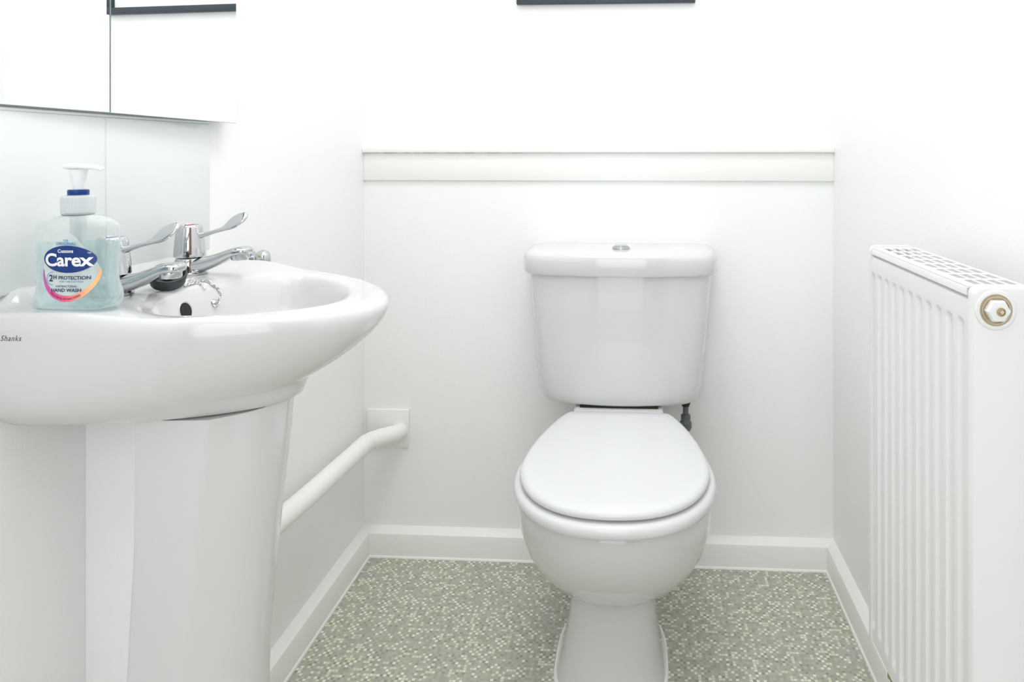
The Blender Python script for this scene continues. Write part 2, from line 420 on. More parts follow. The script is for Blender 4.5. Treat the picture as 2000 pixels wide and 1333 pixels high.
def lid_outline(grow, z):
    half = [(0, -.6195), (.035, -.617), (.07, -.6085), (.105, -.590), (.135, -.561), (.157, -.522), (.1695, -.478), (.1725, -.440), (.1695, -.395), (.161, -.340),
            (.148, -.285), (.133, -.235), (.121, -.205), (.112, -.192), (.100, -.1875), (.06, -.186), (0, -.186)]
    P = catmull([(-.02, -.6195, 0)]+[(a, b, 0) for a, b in half], 4)
    P = [p for p in P[4:]]
    pts = []
    cx, cy = 0, -.42
    R = [(p.x, p.y) for p in P]; L = [(-x, y) for x, y in R[::-1]][1:-1]
    ring = R+L
    out = []
    n = len(ring)
    for i in range(n):
        a = Vector(ring[i-1]); b = Vector(ring[(i+1) % n]); d = (b-a).normalized(); nn = Vector((d.y, -d.x))
        g = max(grow, -.012); k = 1+(grow-g)/.17
        x, y = ring[i][0]+nn.x*g, ring[i][1]+nn.y*g
        out.append((x*k, (y+.42)*k-.42, z))
    return out
def slab(prof, name, m):
    V, F_ = loft([lid_outline(g, z) for g, z in prof]); return link_mesh(name, V, F_, m, toilet, angle=60)
slab([(-.03, .4035), (-.006, .4025), (.006, .4015), (.0115, .4045), (.0135, .411), (.0130, .418), (.0095, .4232), (.002, .4250), (-.03, .4252)], 'seat', M['lid'])
slab([(-.020, .4266), (-.006, .4280), (.0012, .4308), (.0025, .4350), (.001, .4395), (-.004, .4430), (-.010, .4450), (-.03, .4465), (-.07, .4475)], 'seat_lid', M['lid'])
for sx in (-.078, .078):
    V, F_ = lathe([(.009, sx-.016), (.010, sx-.014), (.010, sx+.014), (.009, sx+.016)], 20, 'x', (0, -.1965, .4355)); 
    V = [(p[0], p[1]+.004, p[2]-.001) for p in V]
    link_mesh('hinge', V, F_, M['lid'], toilet)

# water feed under the cistern
t = thing('supply_pipe', 'grey plastic supply pipe with dark nut under the cistern', 'pipe', (.1065, -.10, .4432))
V, F_ = lathe([(.0115, 0), (.0118, -.006), (.0105, -.011), (.0085, -.017)], 8); link_mesh('nut', V, F_, M['darknut'], t, angle=20)
pts = catmull([(0, 0, -.014), (0, 0, -.05), (.001, 0, -.10), (.001, .02, -.13), (.001, .06, -.138), (.001, .0995, -.138)], 6)
V, F_ = tube_path(pts, .0066); link_mesh('pipe', V, F_, M['greyplastic'], t)
V, F_ = lathe([(.009, -.036), (.0112, -.038), (.0115, -.046), (.0105, -.05), (.014, -.054), (.0145, -.066), (.012, -.072), (.0095, -.074)], 10); link_mesh('compression_nut', V, F_, M['greyplastic'], t, angle=20)

# ------------------------------------------------------------------ basin
XW = XL+.0005; YB = -.866
basin = thing('basin', 'white oval wash basin on a pedestal against the left wall', 'basin', (XW, YB, .69))
ND, NW = 88, 28
def Bn(B): return .165*(B/.262)**.5          # the side nearer the door is shorter
def dring(A, B, z, x0=0, n=1.84, bn=None):
    """D outline; x measured from the wall"""
    pts = []; bn = bn or Bn(B)
    for i in range(ND):
        a = -PI/2+PI*i/(ND-1); c, s = max(math.cos(a), 0), math.sin(a)
        pts.append((x0+(A-x0)*c**(2/n), (B if s > 0 else bn)*math.copysign(abs(s)**(2/(n if s > 0 else 2.02)), s), z))
    for i in range(1, NW+1):
        pts.append((x0, B-(B+bn)*i/(NW+1), z))
    return pts
BCX, BCY, BRX, BRY, BRN = .224, 0, .111, .196, .134          # bowl opening
def rim_table():
    o_ = dring(.358, .243, 0); T = []
    for k in range(361):
        a = -PI+2*PI*k/360; d = (math.cos(a), math.sin(a)); best = 9
        for p, q in zip(o_, o_[1:]+o_[:1]):
            ex_, ey_ = q[0]-p[0], q[1]-p[1]; det = d[0]*-ey_+ex_*d[1]
            if abs(det) < 1e-12: continue
            px, py = p[0]-BCX, p[1]-BCY
            t_ = (px*-ey_+ex_*py)/det; u_ = (d[0]*py-d[1]*px)/det
            if t_ > 0 and -1e-6 <= u_ <= 1.000001: best = min(best, t_)
        T.append(best)
    return T
def rin(a):
    k = (a+PI)/(2*PI)*360; i = min(int(k), 359); ro = RT[i]+(RT[i+1]-RT[i])*(k-i)
    ry = BRY if math.sin(a) > 0 else BRN
    e = 1/math.hypot(math.cos(a)/BRX, math.sin(a)/ry); q = ro-.027
    return (e**-7+q**-7)**(-1/7)
RT = None
def topz(x, y):
    """height of the upper surface; x from the wall, y from the basin axis"""
    rho = math.hypot(x-BCX, y-BCY)/rin(math.atan2(y-BCY, x-BCX))
    deck = .8335+.0100*sstep((.19-x)/.11)+.020*sstep((.028-x)/.018)*sstep(((.225 if y > 0 else .150)-abs(y))/.03)+.004*sstep((-y-.08)/.05)
    deck += .002*sstep((rho-1.0)/.12)
    if rho < 1.06:
        r = rho/1.06
        bowl = .725+.111*r**3.0
        edge = sstep((rho-.86)/.20)
        return min(deck-.004, bowl)*(1-edge)+deck*edge if rho > .86 else bowl
    return deck
RT = rim_table()
rings = []
outer = dring(.358, .243, 0)
for f in [.02, .12, .25, .38, .5, .6, .68, .74, .79, .83, .87, .9, .925, .95, .97, .985, 1.0, 1.015, 1.03, 1.05, 1.08, 1.12]:
    ring = []
    for (x, y, _) in outer:
        a = math.atan2(y-BCY, x-BCX); ra = rin(a)*f
        ring.append((BCX+ra*math.cos(a), BCY+ra*math.sin(a)))
    rings.append(ring)
last = rings[-1]
full = []
for f in (.15, .3, .45, .6, .75, .88, .95, 1):
    full.append([(l[0]+(o_[0]-l[0])*f, l[1]+(o_[1]-l[1])*f) for l, o_ in zip(last, outer)])
R3 = [[(x, y, topz(x, y)) for x, y in r] for r in rings+full]
under = [(.366, .2505, .8335), (.3730, .257, .8305), (.3775, .2615, .8245), (.3775, .2618, .816), (.372, .256, .804), (.360, .244, .790, .1625), (.342, .226, .774, .160), (.318, .203, .757, .157), (.297, .180, .744, .1525), (.283, .160, .7365, .147),
         (.279, .150, .734, .145), (.2775, .146, .732, .143), (.2735, .140, .722, .131), (.270, .132, .7135, .118), (.262, .118, .7085, .104), (.20, .08, .7080, .08)]
wt = R3[-1]
for k, (A, B, z, *bb) in enumerate(under):
    rr = dring(A, B, z, bn=bb[0] if bb else None)
    fr = max(0, 1-k/6)
    # keep the wall upstand on the straight side for the first rings
    rr = [(p[0], p[1], p[2]+(wt[i][2]-.8355)*fr) for i, p in enumerate(rr)]
    R3.append(rr)
V, F_ = loft(R3)
V = [(x, y, z-.69) for x, y, z in V]
bas = link_mesh('bowl', V, F_, M['ceramic'], basin, angle=75)
# overflow hole on the wall side of the bowl, waste at the bottom
def slanted_disc(name, c, nrm, r1, prof, m, parent, n=28, sy=1):
    nrm = Vector(nrm).normalized(); a = nrm.cross(Vector((0, 1, 0))).normalized(); b = nrm.cross(a)
    rings = [[tuple(Vector(c)+a*(math.cos(2*PI*i/n)*r*sy)+b*(math.sin(2*PI*i/n)*r)+nrm*h) for i in range(n)] for r, h in prof]
    V, F_ = loft(rings); return link_mesh(name, V, F_, m, parent)
ox = -.5850-XW; oy = -.002; oz = topz(ox, oy)-.69
e_ = .006; nx = Vector((-(topz(ox+e_, oy)-topz(ox-e_, oy))/(2*e_), -(topz(ox, oy+e_)-topz(ox, oy-e_))/(2*e_), 1)).normalized()
of = slanted_disc('overflow_rim', (ox-.001, oy, oz-.001), nx, 0, [(.0135, -.004), (.0135, .0015), (.0122, .003), (.0108, .002), (.0105, -.002)], M['ceramic'], basin)
slanted_disc('overflow_hole', (ox-.001, oy, oz-.001), nx, 0, [(.0106, -.001), (.0106, .0026), (.001, .0027)], M['blackgap'], of)
V, F_ = lathe([(.028, .0345), (.029, .0375), (.026, .0385), (.022, .037), (.001, .0362)], 32, centre=(BCX, 0, 0)); link_mesh('waste_ring', V, F_, M['chrome'], basin)

# text helper
def text_mesh(txt, size, bold=0, shear=0, sx=1, spacing=1):
    cu = bpy.data.curves.new('t', 'FONT'); cu.body = txt; cu.size = size; cu.offset = bold; cu.shear = shear
    cu.align_x = 'CENTER'; cu.align_y = 'CENTER'; cu.space_character = spacing; cu.resolution_u = 4
    ob = bpy.data.objects.new('t', cu); C.objects.link(ob)
    dg = bpy.context.evaluated_depsgraph_get(); dg.update()
    me = bpy.data.meshes.new_from_object(ob.evaluated_get(dg)); bpy.data.objects.remove(ob)
    for v in me.vertices: v.co.x *= sx
    return me

# maker's script on the near side of the bowl
from mathutils.bvhtree import BVHTree
bvh = BVHTree.FromPolygons([Vector(v) for v in V], [f for f in F_ if len(f) == 4][:0] or [tuple(f) for f in F_])
bvh = BVHTree.FromPolygons([v.co for v in bas.data.vertices], [tuple(p.vertices) for p in bas.data.polygons])
me = text_mesh('Armitage Shanks', .0085, 0, .35, .84, 1.12)
tcx = .0505-max(v.co.x for v in me.vertices); tcz = .824-.69
for v in me.vertices:
    o_ = Vector((tcx+v.co.x, -.6, tcz+v.co.y)); hit = bvh.ray_cast(o_, Vector((0, 1, 0)))
    v.co = (hit[0]+hit[1]*.0003) if hit[0] else o_+Vector((0, .35, 0))
finish('script_lettering', me, M['pen'], basin, smooth=False, recalc=False)

# pedestal
ped = thing('pedestal', 'white ceramic basin pedestal standing before the left wall', 'pedestal', (XW, YB, 0))
def ped_ring(z, nose, hy, xb=.124):
    half = [(xb, hy), (xb+.004, hy+.001), (.5*(xb+nose-.055), hy-.0), (nose-.058, hy-.003), (nose-.048, hy-.008), (nose-.022, hy*.66), (nose-.006, hy*.35), (nose-.001, hy*.12), (nose, 0)]
    P = catmull([(a, b, 0) for a, b in half], 3)
    up = [(p.x, p.y, z) for p in P]; dn = [(p.x, -p.y, z) for p in P[::-1]][1:]
    return up+dn
T = [ped_ring(*a) for a in ((0, .240, .098, .08), (.02, .239, .097, .09), (.05, .228, .088, .10), (.12, .216, .080, .096), (.38, .222, .080, .101), (.55, .238, .0815, .112), (.66, .2505, .083, .115), (.7086, .2545, .084, .116))]
V, F_ = loft(T); link_mesh('column', V, F_, M['ceramic'], ped, angle=45)

# taps
def sweep_xz(path, n=24):
    """path: (x, z, halfwidth_y, halfthick, tilt, yoff)"""
    rings = []
    for k, p in enumerate(path):
        a = path[max(k-1, 0)]; b = path[min(k+1, len(path)-1)]
        t = Vector((b[0]-a[0], 0, b[1]-a[1])).normalized(); u = Vector((-t.z, 0, t.x)); s = Vector((0, 1, 0))
        ring = []
        ct, st = math.cos(p[4]), math.sin(p[4])
        s2 = s*ct+u*st; u2 = u*ct-s*st
        for i in range(n):
            an = 2*PI*i/n; c_, s_ = math.cos(an), math.sin(an)
            e = 2/2.6
            ring.append(tuple(Vector((p[0], p[5] if len(p) > 5 else 0, p[1]))+s2*(p[2]*math.copysign(abs(c_)**e, c_))+u2*(p[3]*math.copysign(abs(s_)**e, s_))))
        rings.append(ring)
    return loft(rings)
def dense(path, k=4):
    out = []
    P = [tuple(p)+(0,)*(6-len(p)) for p in path]
    for a in range(len(P)-1):
        p0 = P[max(a-1, 0)]; p1 = P[a]; p2 = P[a+1]; p3 = P[min(a+2, len(P)-1)]
        for i in range(k):
            t = i/k
            out.append(tuple(.5*((2*q1)+(q2-q0)*t+(2*q0-5*q1+4*q2-q3)*t*t+(3*q1-q0-3*q2+q3)*t**3) for q0, q1, q2, q3 in zip(p0, p1, p2, p3)))
    out.append(P[-1]); return out
def make_tap(loc, label, rz=0, dot=(.5, .02, .02)):
    t = thing('basin_tap', label, 'tap', loc, rz, 'lever taps on the basin'); t.scale = (1.04, 1.04, .95)
    V, F_ = lathe([(.0215, -.001), (.0225, .0005), (.0225, .003), (.0195, .0045), (.0185, .010), (.0180, .022), (.0165, .0255), (.0135, .0265)], 40); link_mesh('body', V, F_, M['chrome'], t)
    V, F_ = lathe([(.0125, .0255), (.0125, .0285)], 24); link_mesh('collar', V, F_, M['blackgap'], t)
    V, F_ = lathe([(.0180, .0268), (.0196, .0272), (.0198, .0290), (.0190, .042), (.0176, .058), (.0162, .0710), (.0157, .0735), (.0143, .0750), (.0115, .0752), (.0110, .0745), (.001, .0748)], 48); h = link_mesh('handle', V, F_, M['chrome'], t, angle=35)
    V, F_ = lathe([(.0060, .0746), (.0058, .0754), (.001, .0755)], 24); link_mesh('temperature_dot', V, F_, mat('tap_marker', dot, .3), h)
    # lever: short flat neck, then an oval paddle turned up
    P = dense([(.014, .0585, .0065, .0050, 0), (.024, .0610, .0055, .0038, 0), (.036, .0650, .0055, .0030, .15), (.048, .0695, .0068, .0028, .45), (.055, .0740, .0095, .0030, .75), (.064, .0795, .0115, .0034, .9),
               (.073, .0850, .0105, .0032, .9), (.080, .0890, .0070, .0024, .9), (.083, .0905, .0022, .0012, .9)])
    V, F_ = sweep_xz(P); link_mesh('lever', V, F_, M['chrome'], t, angle=60)
    P = dense([(.004, .0125, .0150, .0110, 0), (.018, .0150, .0145, .0110, 0), (.035, .0205, .0140, .0096, 0), (.052, .0280, .0140, .0080, 0), (.064, .0335, .0145, .0072, 0), (.074, .0360, .0145, .0070, 0), (.082, .0362, .0130, .0064, 0), (.0865, .0360, .0085, .0045, 0), (.0878, .0358, .003, .002, 0)])
    V, F_ = sweep_xz(P); link_mesh('spout', V, F_, M['chrome'], t, angle=60)
    V, F_ = lathe([(.0118, .0325), (.0118, .0245), (.0108, .0228), (.0092, .0228), (.0090, .0255), (.001, .0256)], 32, centre=(.0725, 0, 0)); nz = link_mesh('nozzle', V, F_, M['chrome'], t)
    V, F_ = lathe([(.0091, .0232), (.0091, .0240), (.001, .0241)], 24, centre=(.0725, 0, 0)); link_mesh('aerator', V, F_, M['blackgap'], nz)
    return t
tx = .0535; TYF, TYN = -.762, -.908
make_tap((XW+tx, TYF, topz(tx, TYF-YB)), 'chrome lever tap farther from the camera, whole handle in view', 0, (.45, .03, .03))
make_tap((XW+tx, TYN, topz(tx, TYN-YB)), 'chrome lever tap half hidden behind the soap bottle', 0, (.03, .1, .45))

# plug with its chain, leaning on the basin deck
def w(x, y, dz=0): return (x-XW, y-YB)
PX, PY = -.6125, -.862
t = thing('basin_plug', 'dark grey rubber plug with bead chain lying beside the taps', 'plug', (PX, PY, topz(PX-XW, PY-YB)+.0005))
tilt = Matrix.Rotation(.32, 4, 'Y') @ Matrix.Rotation(.36, 4, 'X')
V, F_ = lathe([(.0165, 0), (.0195, .001), (.0205, .008), (.0215, .0135), (.0212, .016), (.0195, .0162), (.0185, .0145), (.0175, .0070), (.006, .0062), (.0058, .0105), (.0048, .0120), (.001, .0121)], 40)
V = [tuple(tilt @ Vector(v)+Vector((0, 0, .0065))) for v in V]
link_mesh('stopper', V, F_, M['rubber'], t, angle=40)
rp = []
for i in range(25):
    a = 2*PI*i/24; rp.append(tilt @ Vector((.0045*math.cos(a), 0, .0155+.0045*math.sin(a)))+Vector((0, 0, .0065)))
V, F_ = tube_path(rp, .0007, 8); link_mesh('ring', V, F_, M['chrome'], t)
path = [(-.600, -.844), (-.603, -.822), (-.597, -.8097), (-.592, -.8090), (-.5871, -.8082), (-.5827, -.8024), (-.5796, -.8028), (-.5794, -.8123)]
L0 = Vector(t.location)
P = catmull([(a, b, topz(a-XW, b-YB)+.0022) for a, b in path], 12)
P = [Vector(p) for p in P]
def beads(P, name, step=.0034, r=.00125):
    d = 0; nxt = 0; k = 0; V, F_ = [], []
    for a, b in zip(P, P[1:]):
        seg = (b-a).length
        while nxt <= d+seg:
            c = a+(b-a)*((nxt-d)/seg); c.z = topz(c.x-XW, c.y-YB)+.0016
            dirv = (b-a).normalized(); side = dirv.cross(Vector((0, 0, 1))).normalized(); upv = side.cross(dirv)
            if k % 2: side, upv = upv, side
            n1, n2 = 10, 6; base = len(V)
            for i in range(n1):
                th = 2*PI*i/n1
                for j in range(n2):
                    ph = 2*PI*j/n2
                    rad = .0016+.0006*math.cos(ph)
                    V.append(tuple(c-L0+dirv*(math.cos(th)*rad*1.45)+side*(math.sin(th)*rad)+upv*(.0006*math.sin(ph))))
            for i in range(n1):
                for j in range(n2):
                    F_.append((base+i*n2+j, base+((i+1) % n1)*n2+j, base+((i+1) % n1)*n2+(j+1) % n2, base+i*n2+(j+1) % n2))
            nxt += step; k += 1
        d += seg
    o = link_mesh(name, V, F_, M['chrome'], t); o['kind'] = 'stuff'; return o
beads(P, 'chain')
P2 = [Vector(p) for p in catmull([(a, b, 0) for a, b in [(-.600, -.846), (-.5981, -.826), (-.5906, -.8249), (-.5871, -.8247)]], 10)]
beads(P2, 'chain_loop')
ex, ey = -.5790, -.8140; ez = topz(ex-XW, ey-YB)
V, F_ = lathe([(.002, .0000), (.0052, .0012), (.0066, .0045), (.0056, .0085), (.0030, .0105), (.0034, .0125), (.0042, .0145), (.0030, .0168), (.001, .0174)], 16)
mt = Matrix.Rotation(-.5, 4, 'Y')
V = [tuple(mt @ Vector(v)+Vector((ex, ey, ez))-L0+Vector((-.001, 0, .0005))) for v in V]
link_mesh('chain_anchor', V, F_, M['chrome'], t, angle=30)
V, F_ = tube_path([Vector((ex+.005*math.cos(a), ey+.004*math.sin(a), ez+.004+.003*math.sin(2*a)))-L0 for a in [i*PI/8 for i in range(17)]], .0009, 8)
link_mesh('split_ring', V, F_, M['chrome'], t)

# small domed chrome fitting on the wall beyond the basin
t = thing('wall_fitting', 'small domed chrome fitting on left wall beyond the basin rim', 'fitting', (XL, -.510, .830))
V, F_ = lathe([(.0125, 0), (.0125, .002), (.0060, .003), (.0055, .022)], 32, 'x'); link_mesh('wall_stub', V, F_, M['chrome'], t)
V, F_ = lathe([(.0120, -.016), (.0132, -.012), (.0130, .000), (.0122, .006), (.0098, .0110), (.0060, .0138), (.001, .0148)], 32, 'z', (.021, 0, 0)); h = link_mesh('dome', V, F_, M['chrome'], t)
V, F_ = lathe([(.0020, -.0140), (.0020, -.0125), (.001, -.012)], 14, 'y', (.021, 0, .005)); link_mesh('grub_screw', V, F_, M['brass'], h)

# ------------------------------------------------------------------ waste pipe and its plate
t = thing('blanking_plate', 'square white plate on the back wall where the waste pipe ends', 'wall plate', (-.640, 0, .272))
box('plate', -.0555, .0525, -.007, 0, 0, .096, M['gloss'], t, bevel=.0015)
t = thing('waste_pipe', 'white painted waste pipe running along left wall into the corner plate', 'pipe', (-.65, -.10, .323))
L0 = Vector((-.646, -.10, .33))
pp = catmull([(-.651, -.785, .384), (-.651, -.60, .368), (-.651, -.42, .3515), (-.651, -.25, .3415), (-.651, -.16, .336)], 6)
V, F_ = tube_path([p-L0 for p in pp], .0205, 32); link_mesh('pipe', V, F_, M['foam'], t)
pp = catmull([(-.651, -.175, .3367), (-.651, -.135, .3345), (-.6495, -.108, .3325), (-.641, -.083, .330), (-.628, -.060, .3275), (-.613, -.036, .3245), (-.606, -.018, .323), (-.604, -.0075, .322)], 6)
n = len(pp)
V, F_ = tube_path([p-L0 for p in pp], .02, 32, radii=[.0213 if k < 8 else .0208+(.0006 if (k//3) % 2 else 0)-(.0022*max(0, (k-26)/(n-26))) for k in range(n)]); link_mesh('elbow', V, F_, M['foam'], t, angle=50)

# ------------------------------------------------------------------ radiator
RX0, RX1, RY0, RY1, RZ0, RZ1 = .360, .426, -.948, -.6305, .259, .8740
rad = thing('radiator', 'white convector radiator with grille top on the right wall', 'radiator', (RX0, (RY0+RY1)/2, RZ0))
LR = Vector(rad.location)
def rel(V, L=LR): return [tuple(Vector(v)-L) for v in V]
# front panel: height field with pressed vertical grooves that end short of top and bottom
pitch = .0290; first = RY0+.022
ys = []
y = RY0
NY = 160
ys = [RY0+(RY1-RY0)*i/NY for i in range(NY+1)]
zs = [RZ0, RZ0+.004, RZ0+.018, RZ0+.024, RZ0+.028, RZ0+.034, RZ0+.038, RZ0+.044, RZ0+.06]+[RZ0+.06+(RZ1-.012-RZ0-.115)*k/10 for k in range(1, 11)]
zt = RZ1-.012
zs += [zt-.052, zt-.044, zt-.038, zt-.036, zt-.0335, zt-.031, zt-.0285, zt-.026, zt-.024, zt-.012, zt-.003, zt]
zs = sorted(set(zs))
def groove(y, z):
    d = y-first
    k = round(d/pitch)
    if d < -pitch*.5 or k > 10 or k < 0: return 0
    c = abs(d-k*pitch)
    g = sstep((.0095-c)/.0070)
    e = sstep((zt-.026-z)/.007)*sstep((z-(RZ0+.024))/.012)
    # shallow secondary crease either side
    g2 = .18*sstep((.0035-abs(c-.011))/.003)
    return (.0045*g+.002*g2)*e
V = []; F_ = []
for z in zs:
    for y in ys:
        edge = 0
        dt = min(z-RZ0, zt-z)
        if dt < .006: edge = (.006-math.sqrt(max(0, .006**2-(.006-dt)**2)))
        V.append((RX0+groove(y, z)+edge, y, z))
n = len(ys)
for a in range(len(zs)-1):
    for b in range(n-1): F_.append((a*n+b, a*n+b+1, (a+1)*n+b+1, (a+1)*n+b))
# back sheet
base = len(V)
V += [(RX0+.010, RY0, RZ0), (RX0+.010, RY1, RZ0), (RX0+.010, RY1, zt), (RX0+.010, RY0, zt)]
F_ += [(base, base+1, base+2, base+3), (0, n-1, base+1, base), ((len(zs)-1)*n+n-1, (len(zs)-1)*n, base+3, base+2)]
F_ += [tuple([k*n for k in range(len(zs))]+[base+3, base]), tuple([k*n+n-1 for k in range(len(zs))]+[base+2, base+1])]
link_mesh('front_panel', rel(V), F_, M['rad'], rad, angle=30)
box('back_panel', RX1-.014-LR.x, RX1-.004-LR.x, RY0+.004-LR.y, RY1-.004-LR.y, 0, zt-LR.z-.01, M['rad'], rad, bevel=.003)
# convector fins between the panels
V, F_ = [], []
x0, x1 = RX0+.014, RX1-.018
k = 0; yy = RY0+.02
while yy < RY1-.02:
    b = len(V); xx0, xx1 = (x0, x1)
    V += [(xx0, yy, RZ0+.05), (xx1, yy+.006, RZ0+.05), (xx1, yy+.006, zt-.055), (xx0, yy, zt-.055), (xx0, yy+.001, RZ0+.05), (xx1, yy+.007, RZ0+.05), (xx1, yy+.007, zt-.055), (xx0, yy+.001, zt-.055)]
    F_ += [tuple(b+i for i in q) for q in ((0, 1, 2, 3), (4, 7, 6, 5), (0, 4, 5, 1), (1, 5, 6, 2), (2, 6, 7, 3), (3, 7, 4, 0))]
    yy += .018
o = link_mesh('convector_fins', rel(V), F_, M['rad'], rad, smooth=False); o['kind'] = 'stuff'
# top grille with real openings, front lip
nx_, ny_ = 4, 8
gx0, gx1, gy0, gy1 = RX0+.012, RX1-.006, RY0+.016, RY1-.014
xs = [RX0]; 
bw_ = .0038; cw = ((gx1-gx0)-bw_*(nx_-1))/nx_
for i in range(nx_): xs += [gx0+i*(cw+bw_), gx0+i*(cw+bw_)+cw]
xs += [RX1]
bl = .0095; cl = ((gy1-gy0)-bl*(ny_-1))/ny_
yl = [RY0+.004]
for i in range(ny_): yl += [gy0+i*(cl+bl), gy0+i*(cl+bl)+cl]
yl += [RY1]
bm = bmesh.new(); grid = {}
for i, x in enumerate(xs):
    for j, y in enumerate(yl): grid[i, j] = bm.verts.new((x-LR.x, y-LR.y, RZ1-LR.z))
for i in range(len(xs)-1):
    for j in range(len(yl)-1):
        if i % 2 == 1 and j % 2 == 1: continue
        bm.faces.new((grid[i, j], grid[i+1, j], grid[i+1, j+1], grid[i, j+1]))
r = bmesh.ops.extrude_face_region(bm, geom=bm.faces[:])
for v in r['geom']:
    if isinstance(v, bmesh.types.BMVert): v.co.z -= .0022
me = bpy.data.meshes.new('top_grille'); bm.to_mesh(me); bm.free()
finish('top_grille', me, M['rad'], rad, angle=30)
V = []
pr = [(RX0+.003, RZ1+.0002), (RX0+.0006, RZ1-.0008), (RX0-.0006, RZ1-.003), (RX0-.0006, RZ1-.0105), (RX0+.0012, RZ1-.0105), (RX0+.0012, RZ1-.003), (RX0+.003, RZ1-.0018)]
V, F_ = loft([[(a, y, b) for a, b in pr] for y in (RY0+.006, RY1-.001)]); link_mesh('grille_lip', rel(V), F_, M['rad'], rad, angle=50)
# end covers
def end_cover(y0, y1, name):
    pr = []
    for k in range(9):
        a = PI/2*k/8; pr.append((RX0-.0015+.010-.010*math.cos(a), RZ1+.0025-.010+.010*math.sin(a)) )
    pr2 = [(RX1+.001-.010+.010*math.sin(PI/2*k/8), RZ1+.0025-.010+.010*math.cos(PI/2*k/8)) for k in range(9)]
    prof = pr+pr2+[(RX1+.001, RZ0), (RX0-.0015, RZ0)]
    def sh(p, s): cx, cz = (RX0+RX1)/2, (RZ0+RZ1)/2; return (p[0]+(s if p[0] < cx else -s), p[1]-(s if p[1] > cz else 0))
    rings = [[(p[0], y1, p[1]) for p in prof], [(p[0], y0+.003, p[1]) for p in prof], [(*[sh(p, .0008)[0]], y0+.0008, sh(p, .0008)[1]) for p in prof], [(sh(p, .003)[0], y0, sh(p, .003)[1]) for p in prof]]
    V, F_ = loft(rings); return link_mesh(name, rel(V), F_, M['rad'], rad, angle=50)
ec = end_cover(RY0-.012, RY0+.0005, 'end_cover')
end_cover(RY1+.006, RY1-.0005, 'end_cover')
# air vent: embossed ring, dished recess, hexagonal plug and screw
vx, vz, vy = .3815, .8525, RY0-.012
cx, cz = vx-LR.x, .8515-LR.z-.0
yv = vy-LR.y
V, F_ = lathe([(.0222, yv+.001), (.0218, yv-.0006), (.0200, yv-.0016), (.0172, yv-.0012), (.0168, yv+.0004)], 48, 'y', (cx, 0, cz), True, False); 
vr = link_mesh('vent_ring', V, F_, M['rad'], rad, angle=60)
V, F_ = lathe([(.0168, yv-.0008), (.0160, yv-.0004), (.0150, yv-.0003), (.001, yv-.0002)], 48, 'y', (cx, 0, cz)); link_mesh('vent_recess', V, F_, M['brass'], vr)
V, F_ = lathe([(.0152, yv-.0006), (.0150, yv-.0016), (.0140, yv-.0018), (.0136, yv-.0006)], 48, 'y', (cx, 0, cz)); link_mesh('chrome_washer', V, F_, M['steel'], vr)
V, F_ = lathe([(.0128, yv-.0004), (.0128, yv-.0062), (.0112, yv-.0085), (.0080, yv-.0092), (.0045, yv-.0094)], 6, 'y', (cx, 0, cz)); pl = link_mesh('vent_plug', V, F_, M['rad'], rad, angle=20)
V, F_ = lathe([(.0046, yv-.0090), (.0046, yv-.0104), (.0036, yv-.0106), (.0034, yv-.0098), (.001, yv-.0098)], 24, 'y', (cx+.001, 0, cz)); link_mesh('bleed_screw', V, F_, M['brass'], pl)
V, F_ = lathe([(.0026, yv-.0096), (.0026, yv-.0116), (.001, yv-.0118)], 4, 'y', (cx+.001, 0, cz)); link_mesh('key_square', V, F_, M['steel'], pl, angle=20)
# wall brackets and pipe tail
for yb in (RY0+.06, RY1-.06):
    box('bracket', RX1-.006-LR.x, XR-LR.x, yb-.015-LR.y, yb+.015-LR.y, RZ0+.08-LR.z, RZ1-.08-LR.z, M['rad'], rad, bevel=.001)
pp = catmull([(.392, RY1-.012, RZ0+.006), (.392, RY1-.012, RZ0-.02), (.392, RY1-.012, .12), (.392, RY1-.012, 0.0005)], 6)
V, F_ = tube_path(pp, .0078); link_mesh('pipe_tail', rel(V), F_, M['copper'], rad)
V, F_ = lathe([(.011, 0), (.013, -.003), (.013, -.022), (.0105, -.028), (.0125, -.032), (.0125, -.044), (.009, -.048)], 8, 'z', (.392-LR.x, RY1-.012-LR.y, -.001)); link_mesh('valve_body', V, F_, M['copper'], rad, angle=20)

# ------------------------------------------------------------------ soap bottle
bx, by = -.6260, -.988
bz = topz(bx-XW, by-YB)
ROT = math.radians(-2)
bot = thing('soap_bottle', 'clear pump bottle of pale blue hand wash on the basin corner', 'bottle', (bx, by, bz+.0008), ROT)
prof = [(.000, .0405, .0205), (.0015, .0435, .0230), (.004, .0455, .0245), (.010, .0460, .0245), (.020, .0440, .0232), (.032, .0415, .0222), (.045, .0408, .0220), (.060, .0418, .0225), (.075, .0432, .0230), (.084, .0435, .0230),
        (.0900, .0420, .0225), (.0945, .0385, .0212), (.0980, .0310, .0195), (.1000, .0235, .0175), (.1012, .0165, .0150), (.1030, .0140, .0140)]
def body_dims(z): a, b = interp(prof, z); k = 1+.010*sstep((.101-z)/.006); return a*k, b*k
def sring(hw, hd, z, n=2.5, N=80, tw=0):
    pts = []
    for i in range(N):
        a = 2*PI*i/N; c, s = math.cos(a), math.sin(a)
        pts.append((hw*math.copysign(abs(c)**(2/n), c), hd*math.copysign(abs(s)**(2/n), s), z))
    return pts
zz = []
for a, b in zip(prof, prof[1:]):
    for k in range(3): zz.append(a[0]+(b[0]-a[0])*k/3)
zz.append(prof[-1][0])
def facet(p, z):
    """swirled flutes pressed into the lower corners"""
    x, y, _ = p; hw, hd = body_dims(z)
    amt = sstep((.034-z)/.02)*sstep(z/.006)*sstep((abs(x)/hw-.35)/.3)
    k = math.sin((x/hw)*9+z*170)
    return (x*(1-.030*amt*k), y*(1-.10*amt*(.5+.5*k)), z)
